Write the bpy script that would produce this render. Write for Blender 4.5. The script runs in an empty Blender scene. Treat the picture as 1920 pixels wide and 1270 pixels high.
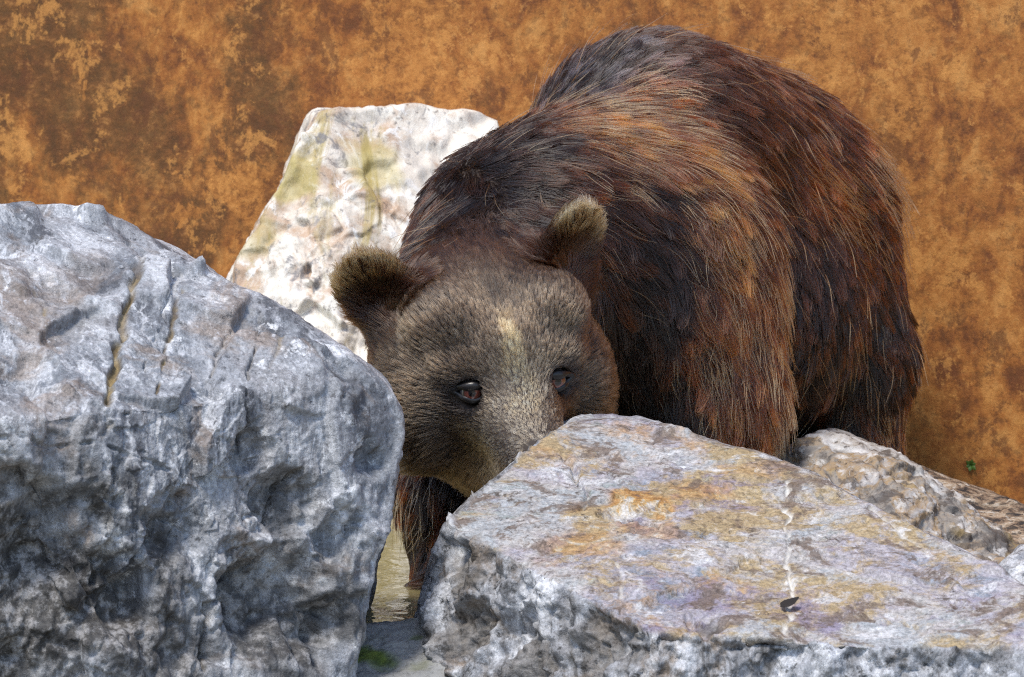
import bpy, bmesh, math, random
import numpy as np
from mathutils import Vector
from mathutils.bvhtree import BVHTree
from mathutils.kdtree import KDTree

random.seed(7); RNG = np.random.default_rng(7)
sc = bpy.context.scene
col = sc.collection
R = math.radians

# ------------------------------------------------------------------ camera
CAM = np.array((0.0, 0.0, 1.0)); PITCH = R(4.5); LENS = 200.0
cd = bpy.data.cameras.new('camera'); cam = bpy.data.objects.new('camera', cd); col.objects.link(cam)
cam.location = CAM; cam.rotation_euler = (R(90) - PITCH, 0, 0)
cd.lens = LENS; cd.sensor_width = 36.0; cd.clip_start = 0.1; cd.clip_end = 500
cd.dof.use_dof = True; cd.dof.focus_distance = 7.95; cd.dof.aperture_fstop = 15
sc.camera = cam

# ------------------------------------------------------------------ light
SUN_DIR = np.array((-0.26, -0.42, 0.87)); SUN_DIR /= np.linalg.norm(SUN_DIR)   # towards the sun
w = bpy.data.worlds.new('World'); sc.world = w; w.use_nodes = True
nt = w.node_tree; bg = nt.nodes['Background']
sky = nt.nodes.new('ShaderNodeTexSky'); sky.sky_type = 'NISHITA'; sky.sun_disc = False
sky.sun_elevation = math.asin(SUN_DIR[2]); sky.sun_rotation = math.atan2(SUN_DIR[0], SUN_DIR[1])
nt.links.new(sky.outputs[0], bg.inputs[0]); bg.inputs[1].default_value = 0.15
sl = bpy.data.lights.new('sun', 'SUN'); sl.energy = 2.2; sl.angle = R(12); sl.color = (1.0, 0.94, 0.84)
so = bpy.data.objects.new('sun', sl); col.objects.link(so)
so.rotation_euler = Vector(SUN_DIR).to_track_quat('Z', 'Y').to_euler()
vs = sc.view_settings; vs.view_transform = 'Standard'; vs.look = 'None'; vs.gamma = 1; vs.exposure = 0.6
sc.render.engine = 'CYCLES'
sc.cycles.max_bounces = 6; sc.cycles.use_denoising = False; sc.cycles.filter_width = 1.1; sc.cycles.sample_clamp_indirect = 4; sc.cycles.sample_clamp_direct = 12

# ------------------------------------------------------------------ pixel -> place
FPX = 1920 * LENS / 36.0
FWD = np.array((0, math.cos(PITCH), -math.sin(PITCH))); UPV = np.array((0, math.sin(PITCH), math.cos(PITCH))); RIGHT = np.array((1.0, 0, 0))
def ray(px, py):
    d = FWD + RIGHT * ((px - 960) / FPX) + UPV * ((635 - py) / FPX)
    return d / np.linalg.norm(d)
def W(px, py, Y):
    d = ray(px, py); return CAM + d * (Y / d[1])
def topix(P):
    v = P - CAM; z = v @ FWD
    return np.stack([960 + FPX * (v @ RIGHT) / z, 635 - FPX * (v @ UPV) / z], -1)

# ------------------------------------------------------------------ numpy noise
def _hash(i, j, k, seed):
    h = (i.astype(np.int64) * 374761393 + j.astype(np.int64) * 668265263 + k.astype(np.int64) * 2147483647 + seed * 974634777) & 0xFFFFFFFF
    h = ((h ^ (h >> 13)) * 1274126177) & 0xFFFFFFFF
    h = ((h ^ (h >> 15)) * 2246822519) & 0xFFFFFFFF
    return h ^ (h >> 16)
def pnoise(P, seed=0):
    i = np.floor(P).astype(np.int64); f = P - i; u = f * f * f * (f * (f * 6 - 15) + 10)
    out = np.zeros(len(P))
    for dx in (0, 1):
        for dy in (0, 1):
            for dz in (0, 1):
                h = _hash(i[:, 0] + dx, i[:, 1] + dy, i[:, 2] + dz, seed)
                gx = ((h & 1023) / 511.5 - 1); gy = (((h >> 10) & 1023) / 511.5 - 1); gz = (((h >> 20) & 1023) / 511.5 - 1)
                v = gx * (f[:, 0] - dx) + gy * (f[:, 1] - dy) + gz * (f[:, 2] - dz)
                wt = (u[:, 0] if dx else 1 - u[:, 0]) * (u[:, 1] if dy else 1 - u[:, 1]) * (u[:, 2] if dz else 1 - u[:, 2])
                out += wt * v
    return out * 1.2
def fbm(P, o=4, seed=0, g=0.5):
    a = 1.0; s = 0; f = 1.0
    for q in range(o):
        s = s + a * pnoise(P * f + q * 17.3, seed + q); a *= g; f *= 2.03
    return s
def ridged(P, o=4, seed=0, g=0.5):
    a = 1.0; s = 0; f = 1.0
    for q in range(o):
        s = s + a * (1 - 2 * np.abs(pnoise(P * f + q * 9.1, seed + q)) - 0.5); a *= g; f *= 2.03
    return s
def cell(P, seed=0):
    """distance to nearest and second feature point, and a random value of the nearest cell"""
    i = np.floor(P).astype(np.int64); n = len(P)
    d1 = np.full(n, 9.0); d2 = np.full(n, 9.0); v1 = np.zeros(n)
    for dx in (-1, 0, 1):
        for dy in (-1, 0, 1):
            for dz in (-1, 0, 1):
                c = i + np.array((dx, dy, dz)); h = _hash(c[:, 0], c[:, 1], c[:, 2], seed)
                q = c + np.stack([(h & 1023) / 1023.0, ((h >> 10) & 1023) / 1023.0, ((h >> 20) & 1023) / 1023.0], -1)
                d = np.linalg.norm(P - q, axis=1); m = d < d1
                d2 = np.where(m, d1, np.minimum(d2, d)); v1 = np.where(m, (h & 4095) / 4095.0, v1); d1 = np.where(m, d, d1)
    return d1, d2, v1
def facet(P, seed=0, tilt=0.5, step=0.5):
    """broken-face relief: every cell is a plane of its own tilt and height (in cell units)"""
    i = np.floor(P).astype(np.int64); n = len(P); d1 = np.full(n, 9.0); out = np.zeros(n)
    for dx in (-1, 0, 1):
        for dy in (-1, 0, 1):
            for dz in (-1, 0, 1):
                c = i + np.array((dx, dy, dz)); h = _hash(c[:, 0], c[:, 1], c[:, 2], seed); h2 = _hash(c[:, 0], c[:, 1], c[:, 2], seed + 77)
                q = c + np.stack([(h & 1023) / 1023.0, ((h >> 10) & 1023) / 1023.0, ((h >> 20) & 1023) / 1023.0], -1)
                g = np.stack([(h2 & 1023) / 511.5 - 1, ((h2 >> 10) & 1023) / 511.5 - 1, ((h2 >> 20) & 1023) / 511.5 - 1], -1)
                e = P - q; d = (e * e).sum(1); m = d < d1
                out = np.where(m, tilt * (e * g).sum(1) + step * ((h2 >> 5 & 255) / 255.0 - 0.5), out); d1 = np.where(m, d, d1)
    return out
def warp(P, f, a, seed): return P + a * np.stack([fbm(P * f, 3, seed + k) for k in range(3)], -1)
def sstep(a, b, x):
    t = np.clip((x - a) / (b - a), 0, 1); return t * t * (3 - 2 * t)

# ------------------------------------------------------------------ objects
def tag(o, label=None, cat=None, group=None, kind=None):
    if label: o['label'] = label
    if cat: o['category'] = cat
    if group: o['group'] = group
    if kind: o['kind'] = kind
    return o
def mesh_obj(name, V, F, mat, parent=None, origin=None, smooth=True, attrs=None):
    me = bpy.data.meshes.new(name); V = np.asarray(V, float)
    if origin is None: origin = np.zeros(3)
    origin = np.asarray(origin, float)
    F = [list(map(int, f)) for f in F] if not isinstance(F, np.ndarray) else F
    if isinstance(F, np.ndarray):
        n = F.shape[1]; me.vertices.add(len(V)); me.loops.add(F.size); me.polygons.add(len(F))
        me.vertices.foreach_set('co', (V - origin).ravel().astype(np.float32))
        me.loops.foreach_set('vertex_index', F.ravel().astype(np.int32))
        me.polygons.foreach_set('loop_start', np.arange(0, F.size, n, dtype=np.int32))
        me.update(calc_edges=True); me.validate()
    else:
        me.from_pydata([tuple(v) for v in V - origin], [], F); me.update()
    if smooth: me.polygons.foreach_set('use_smooth', np.ones(len(me.polygons), bool))
    for k, a in (attrs or {}).items():
        if a.ndim == 1:
            t = me.attributes.new(k, 'FLOAT', 'POINT'); t.data.foreach_set('value', a.astype(np.float32))
        else:
            t = me.attributes.new(k, 'FLOAT_VECTOR', 'POINT'); t.data.foreach_set('vector', a.astype(np.float32).ravel())
    me.materials.append(mat)
    o = bpy.data.objects.new(name, me); col.objects.link(o)
    if parent: o.parent = parent; o.location = origin - np.array(parent.location)
    else: o.location = origin
    return o
def vnormals(V, F):
    n = np.zeros_like(V); fn = np.cross(V[F[:, 1]] - V[F[:, 0]], V[F[:, 2]] - V[F[:, 0]])
    for k in range(F.shape[1]): np.add.at(n, F[:, k], fn)
    return n / np.maximum(np.linalg.norm(n, axis=1, keepdims=True), 1e-12)

# ------------------------------------------------------------------ materials
class Mat:
    def __init__(s, name):
        s.m = bpy.data.materials.new(name); s.m.use_nodes = True; s.t = s.m.node_tree
        s.b = s.t.nodes['Principled BSDF']; s.tc = s.t.nodes.new('ShaderNodeTexCoord'); s.o = s.tc.outputs['Object']
    def L(s, a, b): s.t.links.new(a, b)
    def put(s, sock, v):
        if hasattr(v, 'links') or isinstance(v, bpy.types.NodeSocket): s.L(v, sock)
        elif isinstance(v, tuple) and len(v) == 3 and sock.type == 'RGBA': sock.default_value = (*v, 1)
        else: sock.default_value = v
    def map(s, scale=(1, 1, 1), rot=(0, 0, 0), loc=(0, 0, 0), vec=None):
        n = s.t.nodes.new('ShaderNodeMapping'); n.inputs['Scale'].default_value = scale; n.inputs['Rotation'].default_value = rot; n.inputs['Location'].default_value = loc
        s.L(vec or s.o, n.inputs[0]); return n.outputs[0]
    def noise(s, scale, detail=4, rough=0.55, vec=None, dist=0.0, out=0):
        n = s.t.nodes.new('ShaderNodeTexNoise'); n.inputs['Scale'].default_value = scale; n.inputs['Detail'].default_value = detail
        n.inputs['Roughness'].default_value = rough; n.inputs['Distortion'].default_value = dist; s.L(vec or s.o, n.inputs['Vector']); return n.outputs[out]
    def vor(s, scale, vec=None, feature='F1', out='Distance', rnd=1.0):
        n = s.t.nodes.new('ShaderNodeTexVoronoi'); n.feature = feature; n.inputs['Scale'].default_value = scale; n.inputs['Randomness'].default_value = rnd
        s.L(vec or s.o, n.inputs['Vector']); return n.outputs[out]
    def ramp(s, fac, stops, interp='LINEAR'):
        n = s.t.nodes.new('ShaderNodeValToRGB'); n.color_ramp.interpolation = interp; e = n.color_ramp.elements
        for k, (p, c) in enumerate(stops):
            q = e[k] if k < 2 else e.new(p)
            q.position = p; q.color = (c, c, c, 1) if not isinstance(c, tuple) else (*c, 1)
        s.put(n.inputs[0], fac); return n.outputs[0]
    def mix(s, fac, a, b, mode='MIX'):
        n = s.t.nodes.new('ShaderNodeMix'); n.data_type = 'RGBA'; n.blend_type = mode
        s.put(n.inputs[0], fac); s.put(n.inputs[6], a); s.put(n.inputs[7], b); return n.outputs[2]
    def math(s, op, a, b=0.0, clamp=False):
        n = s.t.nodes.new('ShaderNodeMath'); n.operation = op; n.use_clamp = clamp; s.put(n.inputs[0], a); s.put(n.inputs[1], b); return n.outputs[0]
    def attr(s, name, out='Fac'):
        n = s.t.nodes.new('ShaderNodeAttribute'); n.attribute_name = name; return n.outputs[out]
    def bump(s, h, strength=0.5, dist=0.01, normal=None):
        n = s.t.nodes.new('ShaderNodeBump'); n.inputs['Strength'].default_value = strength; n.inputs['Distance'].default_value = dist
        s.L(h, n.inputs['Height'])
        if normal: s.L(normal, n.inputs['Normal'])
        return n.outputs[0]
    def done(s, color=None, rough=0.8, normal=None, **kw):
        if color is not None: s.put(s.b.inputs['Base Color'], color)
        s.put(s.b.inputs['Roughness'], rough)
        if normal: s.L(normal, s.b.inputs['Normal'])
        for k, v in kw.items(): s.put(s.b.inputs[k.replace('_', ' ')], v)
        return s.m

def mat_grey_rock():
    m = Mat('grey_blue_limestone')
    bed = m.map(scale=(1.5, 1.2, 0.42), rot=(0, R(-11), 0))
    big = m.noise(4, 5, 0.6, bed, 0.6); mid = m.noise(11, 8, 0.70, bed, 0.3); fine = m.noise(60, 7, 0.75); pat = m.noise(17, 8, 0.74, m.map(loc=(2, 5, 1)), 0.2)
    c = m.ramp(big, [(0.36, (0.18, 0.195, 0.22)), (0.48, (0.32, 0.33, 0.355)), (0.56, (0.27, 0.268, 0.28)), (0.66, (0.38, 0.395, 0.42))])
    c = m.mix(m.ramp(mid, [(0.52, 0.0), (0.58, 0.8)]), c, (0.54, 0.55, 0.575))
    c = m.mix(m.ramp(mid, [(0.38, 0.9), (0.46, 0.0)]), c, (0.085, 0.09, 0.105))
    c = m.mix(m.ramp(pat, [(0.58, 0.0), (0.64, 0.9)]), c, (0.73, 0.74, 0.76))
    c = m.mix(m.ramp(pat, [(0.33, 0.85), (0.40, 0.0)]), c, (0.085, 0.08, 0.08))
    c = m.mix(m.ramp(m.noise(6, 6, 0.65, m.map(loc=(9, 1, 4)), 0.8), [(0.55, 0.0), (0.64, 0.6)]), c, (0.27, 0.20, 0.15))
    v = m.noise(5, 6, 0.6, bed, 0.8); vein = m.ramp(v, [(0.478, 0.0), (0.5, 1.0), (0.522, 0.0)])
    c = m.mix(m.math('MULTIPLY', vein, m.ramp(m.noise(5, 3), [(0.48, 0.0), (0.56, 0.8)])), c, (0.66, 0.67, 0.70))
    c = m.mix(m.ramp(fine, [(0.35, 0.85), (0.41, 0.0)]), c, (0.06, 0.06, 0.066))
    c = m.mix(m.ramp(fine, [(0.57, 0.0), (0.66, 0.7)]), c, (0.58, 0.59, 0.63))
    gr = m.noise(170, 5, 0.8); c = m.mix(1.0, c, m.ramp(gr, [(0.34, 0.65), (0.5, 1.05), (0.64, 1.4)]), 'MULTIPLY')
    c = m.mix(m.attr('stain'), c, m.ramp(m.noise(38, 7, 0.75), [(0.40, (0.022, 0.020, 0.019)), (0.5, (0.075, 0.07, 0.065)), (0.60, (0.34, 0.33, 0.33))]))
    c = m.mix(m.attr('vein'), c, m.ramp(m.noise(25), [(0.4, (0.34, 0.25, 0.11)), (0.6, (0.09, 0.065, 0.045))]))
    h = m.math('ADD', m.math('MULTIPLY', mid, 0.6), m.math('MULTIPLY', fine, 0.6))
    h = m.math('ADD', h, m.math('MULTIPLY', m.noise(200, 5, 0.75), 0.4))
    return m.done(c, m.ramp(mid, [(0.35, 0.65), (0.65, 0.42)]), m.bump(h, 0.7, 0.008), Specular_IOR_Level=0.4)
def mat_slab():
    m = Mat('pastel_bedded_rock')
    bed = m.map(scale=(0.9, 1.0, 1.0), rot=(0, 0, R(8)))
    a = m.noise(5, 7, 0.65, bed, 0.8); f = m.noise(55, 7, 0.76); g = m.noise(15, 7, 0.7, bed, 0.6)
    def patch(sc_, loc, lo, hi, amt): return m.ramp(m.noise(sc_, 8, 0.74, m.map(scale=(0.85, 0.9, 0.9), loc=loc), 0.3), [(lo, 0.0), (hi, amt)])
    top = m.ramp(a, [(0.36, (0.22, 0.25, 0.30)), (0.44, (0.36, 0.335, 0.37)), (0.52, (0.42, 0.395, 0.38)), (0.60, (0.34, 0.36, 0.38)), (0.68, (0.52, 0.51, 0.50))])
    top = m.mix(patch(6, (3, 1, 2), 0.49, 0.56, 0.85), top, (0.36, 0.26, 0.12))
    top = m.mix(patch(4.5, (7, 4, 1), 0.575, 0.65, 0.75), top, (0.38, 0.225, 0.10))
    top = m.mix(patch(5, (1, 8, 5), 0.54, 0.61, 0.8), top, (0.215, 0.185, 0.275))
    top = m.mix(patch(7, (5, 5, 8), 0.58, 0.65, 0.7), top, (0.24, 0.29, 0.27))
    top = m.mix(m.attr('rust'), top, m.ramp(g, [(0.42, (0.22, 0.10, 0.035)), (0.52, (0.42, 0.23, 0.08)), (0.6, (0.46, 0.34, 0.16))]))
    top = m.mix(m.ramp(g, [(0.40, 0.85), (0.46, 0.0)]), top, (0.15, 0.11, 0.085))
    top = m.mix(m.ramp(g, [(0.56, 0.0), (0.64, 0.8)]), top, (0.58, 0.58, 0.59))
    top = m.mix(m.math('MULTIPLY', m.ramp(m.noise(42, 8, 0.8), [(0.37, 0.95), (0.45, 0.0)]), m.ramp(m.noise(7, 4), [(0.42, 0.15), (0.55, 1.0)])), top, (0.075, 0.055, 0.042))
    top = m.mix(m.ramp(f, [(0.60, 0.0), (0.68, 0.7)]), top, (0.55, 0.53, 0.50))
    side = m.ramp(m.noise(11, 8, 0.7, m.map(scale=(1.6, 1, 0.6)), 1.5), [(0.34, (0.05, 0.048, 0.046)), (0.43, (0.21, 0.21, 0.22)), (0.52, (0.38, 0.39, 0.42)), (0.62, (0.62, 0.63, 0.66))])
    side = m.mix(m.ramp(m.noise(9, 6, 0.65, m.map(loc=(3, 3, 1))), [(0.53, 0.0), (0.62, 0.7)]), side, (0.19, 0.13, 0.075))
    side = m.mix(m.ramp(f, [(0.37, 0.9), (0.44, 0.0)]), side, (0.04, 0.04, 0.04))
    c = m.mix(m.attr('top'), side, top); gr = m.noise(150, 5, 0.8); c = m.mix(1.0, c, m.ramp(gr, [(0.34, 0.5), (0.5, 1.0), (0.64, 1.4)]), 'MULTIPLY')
    c = m.mix(m.attr('stain'), c, m.ramp(f, [(0.4, (0.035, 0.03, 0.026)), (0.6, (0.2, 0.18, 0.16))]))
    c = m.mix(m.math('MULTIPLY', m.attr('vein'), m.ramp(f, [(0.34, 0.6), (0.46, 1.0)])), c, (0.66, 0.64, 0.60))
    h = m.math('ADD', m.math('MULTIPLY', g, 0.5), m.math('MULTIPLY', f, 0.5))
    return m.done(c, m.ramp(a, [(0.35, 0.38), (0.65, 0.6)]), m.bump(h, 0.8, 0.008), Specular_IOR_Level=0.45)
def mat_white_rock():
    m = Mat('white_marble_rock')
    v = m.map(rot=(0, R(25), 0), scale=(1.3, 1, 0.8))
    a = m.noise(6, 7, 0.68, v, 1.0); g = m.noise(15, 8, 0.72, v, 0.8); f = m.noise(60, 6, 0.75)
    c = m.ramp(a, [(0.36, (0.42, 0.39, 0.36)), (0.46, (0.68, 0.62, 0.54)), (0.54, (0.82, 0.78, 0.70)), (0.64, (0.64, 0.62, 0.60))])
    c = m.mix(m.ramp(m.noise(7, 7, 0.68, None, 0.5), [(0.50, 0.0), (0.60, 0.8)]), c, (0.44, 0.28, 0.17))
    c = m.mix(m.ramp(m.noise(4.5, 7, 0.68, m.map(loc=(4, 2, 9), rot=(0, R(30), 0), scale=(2.0, 1, 0.6)), 0.8), [(0.54, 0.0), (0.62, 0.85)]), c, (0.36, 0.28, 0.09))
    c = m.mix(m.ramp(g, [(0.37, 0.85), (0.44, 0.0)]), c, (0.17, 0.165, 0.175))
    c = m.mix(m.ramp(g, [(0.55, 0.0), (0.62, 0.9)]), c, (0.82, 0.81, 0.79))
    c = m.mix(m.ramp(f, [(0.36, 0.7), (0.42, 0.0)]), c, (0.12, 0.10, 0.09))
    c = m.mix(m.attr('stain'), c, (0.44, 0.36, 0.12))
    c = m.mix(m.attr('vein'), c, (0.3, 0.25, 0.16))
    h = m.math('ADD', g, m.math('MULTIPLY', f, 0.4))
    return m.done(c, 0.6, m.bump(h, 0.5, 0.008))
def mat_knob_rock():
    m = Mat('knobbly_brown_rock')
    a = m.noise(10, 6, 0.65, None, 0.8); f = m.noise(70, 6, 0.72); g = m.noise(26, 5, 0.65)
    c = m.ramp(a, [(0.38, (0.11, 0.10, 0.095)), (0.46, (0.27, 0.24, 0.21)), (0.52, (0.33, 0.23, 0.13)), (0.58, (0.36, 0.34, 0.33)), (0.66, (0.55, 0.53, 0.51))])
    c = m.mix(m.ramp(m.noise(13, 4, 0.6, m.map(loc=(3, 3, 3))), [(0.54, 0.0), (0.64, 0.7)]), c, (0.34, 0.23, 0.08))
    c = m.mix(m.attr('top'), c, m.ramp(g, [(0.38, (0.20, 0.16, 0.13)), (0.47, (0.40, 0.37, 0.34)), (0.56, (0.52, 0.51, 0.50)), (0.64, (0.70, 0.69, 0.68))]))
    c = m.mix(m.ramp(f, [(0.37, 0.85), (0.44, 0.0)]), c, (0.06, 0.048, 0.04)); c = m.mix(m.ramp(g, [(0.39, 0.8), (0.45, 0.0)]), c, (0.09, 0.075, 0.065)); c = m.mix(m.ramp(g, [(0.56, 0.0), (0.63, 0.8)]), c, (0.60, 0.58, 0.56))
    c = m.mix(m.attr('stain'), c, (0.10, 0.09, 0.08)); c = m.mix(m.attr('vein'), c, (0.10, 0.075, 0.06))
    return m.done(c, 0.65, m.bump(m.math('ADD', g, m.math('MULTIPLY', f, 0.5)), 0.6, 0.008))
def mat_strip_rock():
    m = Mat('striated_brown_rock')
    v = m.map(rot=(0, R(21), 0), scale=(0.45, 1, 1.4))
    a = m.noise(40, 6, 0.7, v, 0.6); f = m.noise(120, 5, 0.7, v)
    c = m.ramp(a, [(0.42, (0.025, 0.02, 0.02)), (0.475, (0.20, 0.13, 0.085)), (0.54, (0.38, 0.28, 0.19)), (0.62, (0.55, 0.50, 0.44))])
    c = m.mix(m.ramp(f, [(0.40, 0.9), (0.46, 0.0)]), c, (0.04, 0.032, 0.028))
    c = m.mix(m.attr('stain'), c, (0.08, 0.075, 0.07)); c = m.mix(m.attr('vein'), c, (0.08, 0.06, 0.05))
    return m.done(c, 0.75, m.bump(m.math('ADD', a, f), 0.7, 0.008))
def mat_sill():
    m = Mat('grey_sill_stone')
    a = m.noise(14, 6, 0.65); f = m.noise(120, 5, 0.75)
    c = m.ramp(a, [(0.3, (0.16, 0.16, 0.155)), (0.5, (0.27, 0.27, 0.265)), (0.7, (0.36, 0.365, 0.36))])
    c = m.mix(m.ramp(f, [(0.32, 0.8), (0.44, 0.0)]), c, (0.07, 0.07, 0.065))
    c = m.mix(m.ramp(m.noise(18, 4), [(0.56, 0.0), (0.68, 0.5)]), c, (0.16, 0.17, 0.09))
    c = m.mix(m.attr('stain'), c, m.ramp(m.noise(60, 4), [(0.35, (0.055, 0.085, 0.012)), (0.65, (0.16, 0.21, 0.03))])); c = m.mix(m.attr('vein'), c, (0.1, 0.1, 0.1))
    return m.done(c, 0.8, m.bump(m.math('ADD', a, f), 0.6, 0.006))
def mat_wall():
    m = Mat('rust_stained_plaster')
    st = m.map(scale=(1, 1, 0.7))
    a = m.noise(2.6, 6, 0.62, st, 0.4); b = m.noise(7.5, 9, 0.74, st, 0.3); f = m.noise(50, 7, 0.78, m.map(scale=(0.8, 1, 1))); g = m.noise(17, 6, 0.7, st, 0.3)
    c = m.ramp(g, [(0.36, (0.16, 0.050, 0.013)), (0.46, (0.32, 0.110, 0.022)), (0.54, (0.42, 0.162, 0.034)), (0.64, (0.54, 0.245, 0.065))])
    sep = m.t.nodes.new('ShaderNodeSeparateXYZ'); m.L(m.o, sep.inputs[0])
    # dirty olive-brown growth, most of it towards the left end and low down
    grow = m.math('ADD', m.math('MULTIPLY', sep.outputs[0], -0.15), m.math('MULTIPLY', sep.outputs[2], -0.05))
    k = m.math('ADD', m.math('ADD', m.math('MULTIPLY', a, 0.5), m.math('MULTIPLY', b, 0.6)), grow)
    c = m.mix(m.ramp(k, [(0.53, 0.0), (0.62, 0.8)]), c, m.ramp(f, [(0.40, (0.04, 0.024, 0.008)), (0.60, (0.15, 0.058, 0.016))]))
    p = m.noise(5.0, 9, 0.74, m.map(scale=(1.2, 1, 0.75), loc=(5, 0, 2)), 0.6)
    c = m.mix(m.ramp(p, [(0.56, 0.0), (0.58, 0.8)]), c, m.ramp(f, [(0.4, (0.33, 0.115, 0.022)), (0.6, (0.52, 0.22, 0.05))]))
    c = m.mix(m.ramp(f, [(0.38, 0.5), (0.50, 0.0)]), c, (0.12, 0.05, 0.014))
    c = m.mix(m.ramp(f, [(0.56, 0.0), (0.66, 0.45)]), c, (0.52, 0.25, 0.075))
    fl = m.noise(13, 10, 0.82, m.map(scale=(0.9, 1, 0.75), loc=(2, 0, 7)), 0.2)
    c = m.mix(m.ramp(fl, [(0.425, 0.65), (0.45, 0.0)]), c, (0.12, 0.04, 0.012)); c = m.mix(m.ramp(fl, [(0.555, 0.0), (0.58, 0.6)]), c, (0.62, 0.28, 0.07))
    return m.done(c, 0.85, m.bump(m.math('ADD', b, m.math('MULTIPLY', f, 0.4)), 0.5, 0.012))
def mat_water():
    m = Mat('murky_water')
    v = m.map(scale=(1, 0.55, 1))
    n1 = m.noise(9, 3, 0.5, v, 0.8); n2 = m.noise(26, 3, 0.5, v, 0.4)
    return m.done((0.27, 0.235, 0.115), 0.04, m.bump(m.math('ADD', n1, m.math('MULTIPLY', n2, 0.25)), 0.35, 0.03), IOR=1.33, Specular_IOR_Level=0.5)
def mat_plain(name, c, rough=0.6, bump=None):
    m = Mat(name); n = m.noise(60, 4)
    lo = tuple(x * 0.7 for x in c); hi = tuple(min(1, x * 1.3) for x in c)
    return m.done(m.ramp(n, [(0.3, lo), (0.7, hi)]), rough, m.bump(n, 0.4, 0.004))

# ------------------------------------------------------------------ rocks
_ico = {}
def icos(level):
    if level not in _ico:
        bm = bmesh.new(); bmesh.ops.create_icosphere(bm, subdivisions=level, radius=1)
        V = np.array([v.co[:] for v in bm.verts]); F = np.array([[v.index for v in f.verts] for f in bm.faces]); bm.free()
        _ico[level] = (V / np.linalg.norm(V, axis=1, keepdims=True), F)
    return _ico[level]
def plane3(a, b, c): 
    a, b, c = map(np.asarray, (a, b, c)); return (np.cross(b - a, c - a), a)
def hull(pts):
    pts = sorted(set(pts)); 
    def half(ps):
        o = []
        for p in ps:
            while len(o) > 1 and (o[-1][0] - o[-2][0]) * (p[1] - o[-2][1]) - (o[-1][1] - o[-2][1]) * (p[0] - o[-2][0]) <= 0: o.pop()
            o.append(p)
        return o
    return half(pts)[:-1] + half(pts[::-1])[:-1]
class Rock:
    def __init__(s, c, outline, planes, level=8, p=26, warp=0.4):
        s.c = np.asarray(c, float); d, F = icos(level); s.F = F
        tc = CAM - s.c; tc /= np.linalg.norm(tc)
        d = d + warp * tc; d /= np.linalg.norm(d, axis=1, keepdims=True)
        P = []; outline = hull(outline); outline = outline + outline[:1]; s.first = len(outline) - 1
        for a, b in zip(outline[:-1], outline[1:]): P.append((np.cross(ray(*a), ray(*b)), CAM))
        P += planes
        inv = np.zeros(len(d)); s.planes = []
        for n, q in P:
            n = np.asarray(n, float); n = n / np.linalg.norm(n); h = n @ (np.asarray(q) - s.c)
            if h < 0: n, h = -n, -h
            h = max(h, 0.01)
            s.planes.append((n, h)); inv += np.clip((d @ n) / h, 0, None) ** p
        s.V = s.c + d * (inv ** (-1 / p))[:, None]; s.N = vnormals(s.V, F)
        s.P0 = s.V.copy(); s.N0 = s.N.copy()
        s.rim = sstep(0.10, 0.50, np.einsum('ij,ij->i', s.N0, CAM - s.P0) / np.linalg.norm(CAM - s.P0, axis=1))
        z = np.zeros(len(d)); s.at = {'vein': z.copy(), 'stain': z.copy(), 'top': z.copy()}
    def at_px(s, px, py):
        q = topix(s.P0); f = np.einsum('ij,ij->i', s.N0, CAM - s.P0) > 0
        e = np.where(f, (q[:, 0] - px) ** 2 + (q[:, 1] - py) ** 2, 1e12); return s.P0[np.argmin(e)]
    def disp(s, amt): s.V += s.N0 * np.asarray(amt)[:, None]
    def smooth(s, it=2):
        E = np.vstack([s.F[:, [0, 1]], s.F[:, [1, 2]], s.F[:, [2, 0]]]); cnt = np.bincount(E[:, 0], minlength=len(s.V)).astype(float)[:, None]
        for _ in range(it):
            s.V = 0.4 * s.V + 0.6 * np.stack([np.bincount(E[:, 0], s.V[E[:, 1], k], len(s.V)) for k in range(3)], -1) / cnt
    def dents(s, lst, seed=5):
        for px, py, r, dep in lst:
            q = s.at_px(px, py); dd = np.linalg.norm(s.P0 - q, axis=1); m = dd < r * 2
            t = dd[m] / r + 0.45 * fbm(s.P0[m] / r * 1.3, 3, seed); a = np.zeros(len(s.V)); a[m] = -dep * sstep(1.15, 0.35, t); s.disp(a)
    def cracks(s, lst, seed=3):
        for pts, wd, dep, vein in lst:
            Q = [s.at_px(*p) for p in pts]; jit = s.P0 + 0.010 * np.stack([fbm(s.P0 * 22 + k * 7, 3, seed) for k in range(3)], -1)
            dd = np.full(len(s.V), 9.0)
            for a, b in zip(Q[:-1], Q[1:]):
                t = np.clip(((jit - a) @ (b - a)) / ((b - a) @ (b - a)), 0, 1); dd = np.minimum(dd, np.linalg.norm(jit - a - t[:, None] * (b - a), axis=1))
            k = sstep(wd * 1.6, wd * 0.5, dd) * (0.65 + 0.35 * sstep(-0.3, 0.1, pnoise(s.P0 * 25, seed + 1)))
            s.disp(-dep * k); s.at['vein'] = np.maximum(s.at['vein'], vein * k)
    def stain(s, lst, seed=8):
        for px, py, r, amt in lst:
            q = s.at_px(px, py); t = np.linalg.norm(s.P0 - q, axis=1) / r + 0.7 * fbm(s.P0 * 14, 4, seed)
            s.at['stain'] = np.maximum(s.at['stain'], amt * sstep(1.1, 0.5, t))
    def build(s, name, mat, base):
        return mesh_obj(name, s.V, s.F, mat, origin=base, attrs=s.at)

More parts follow.
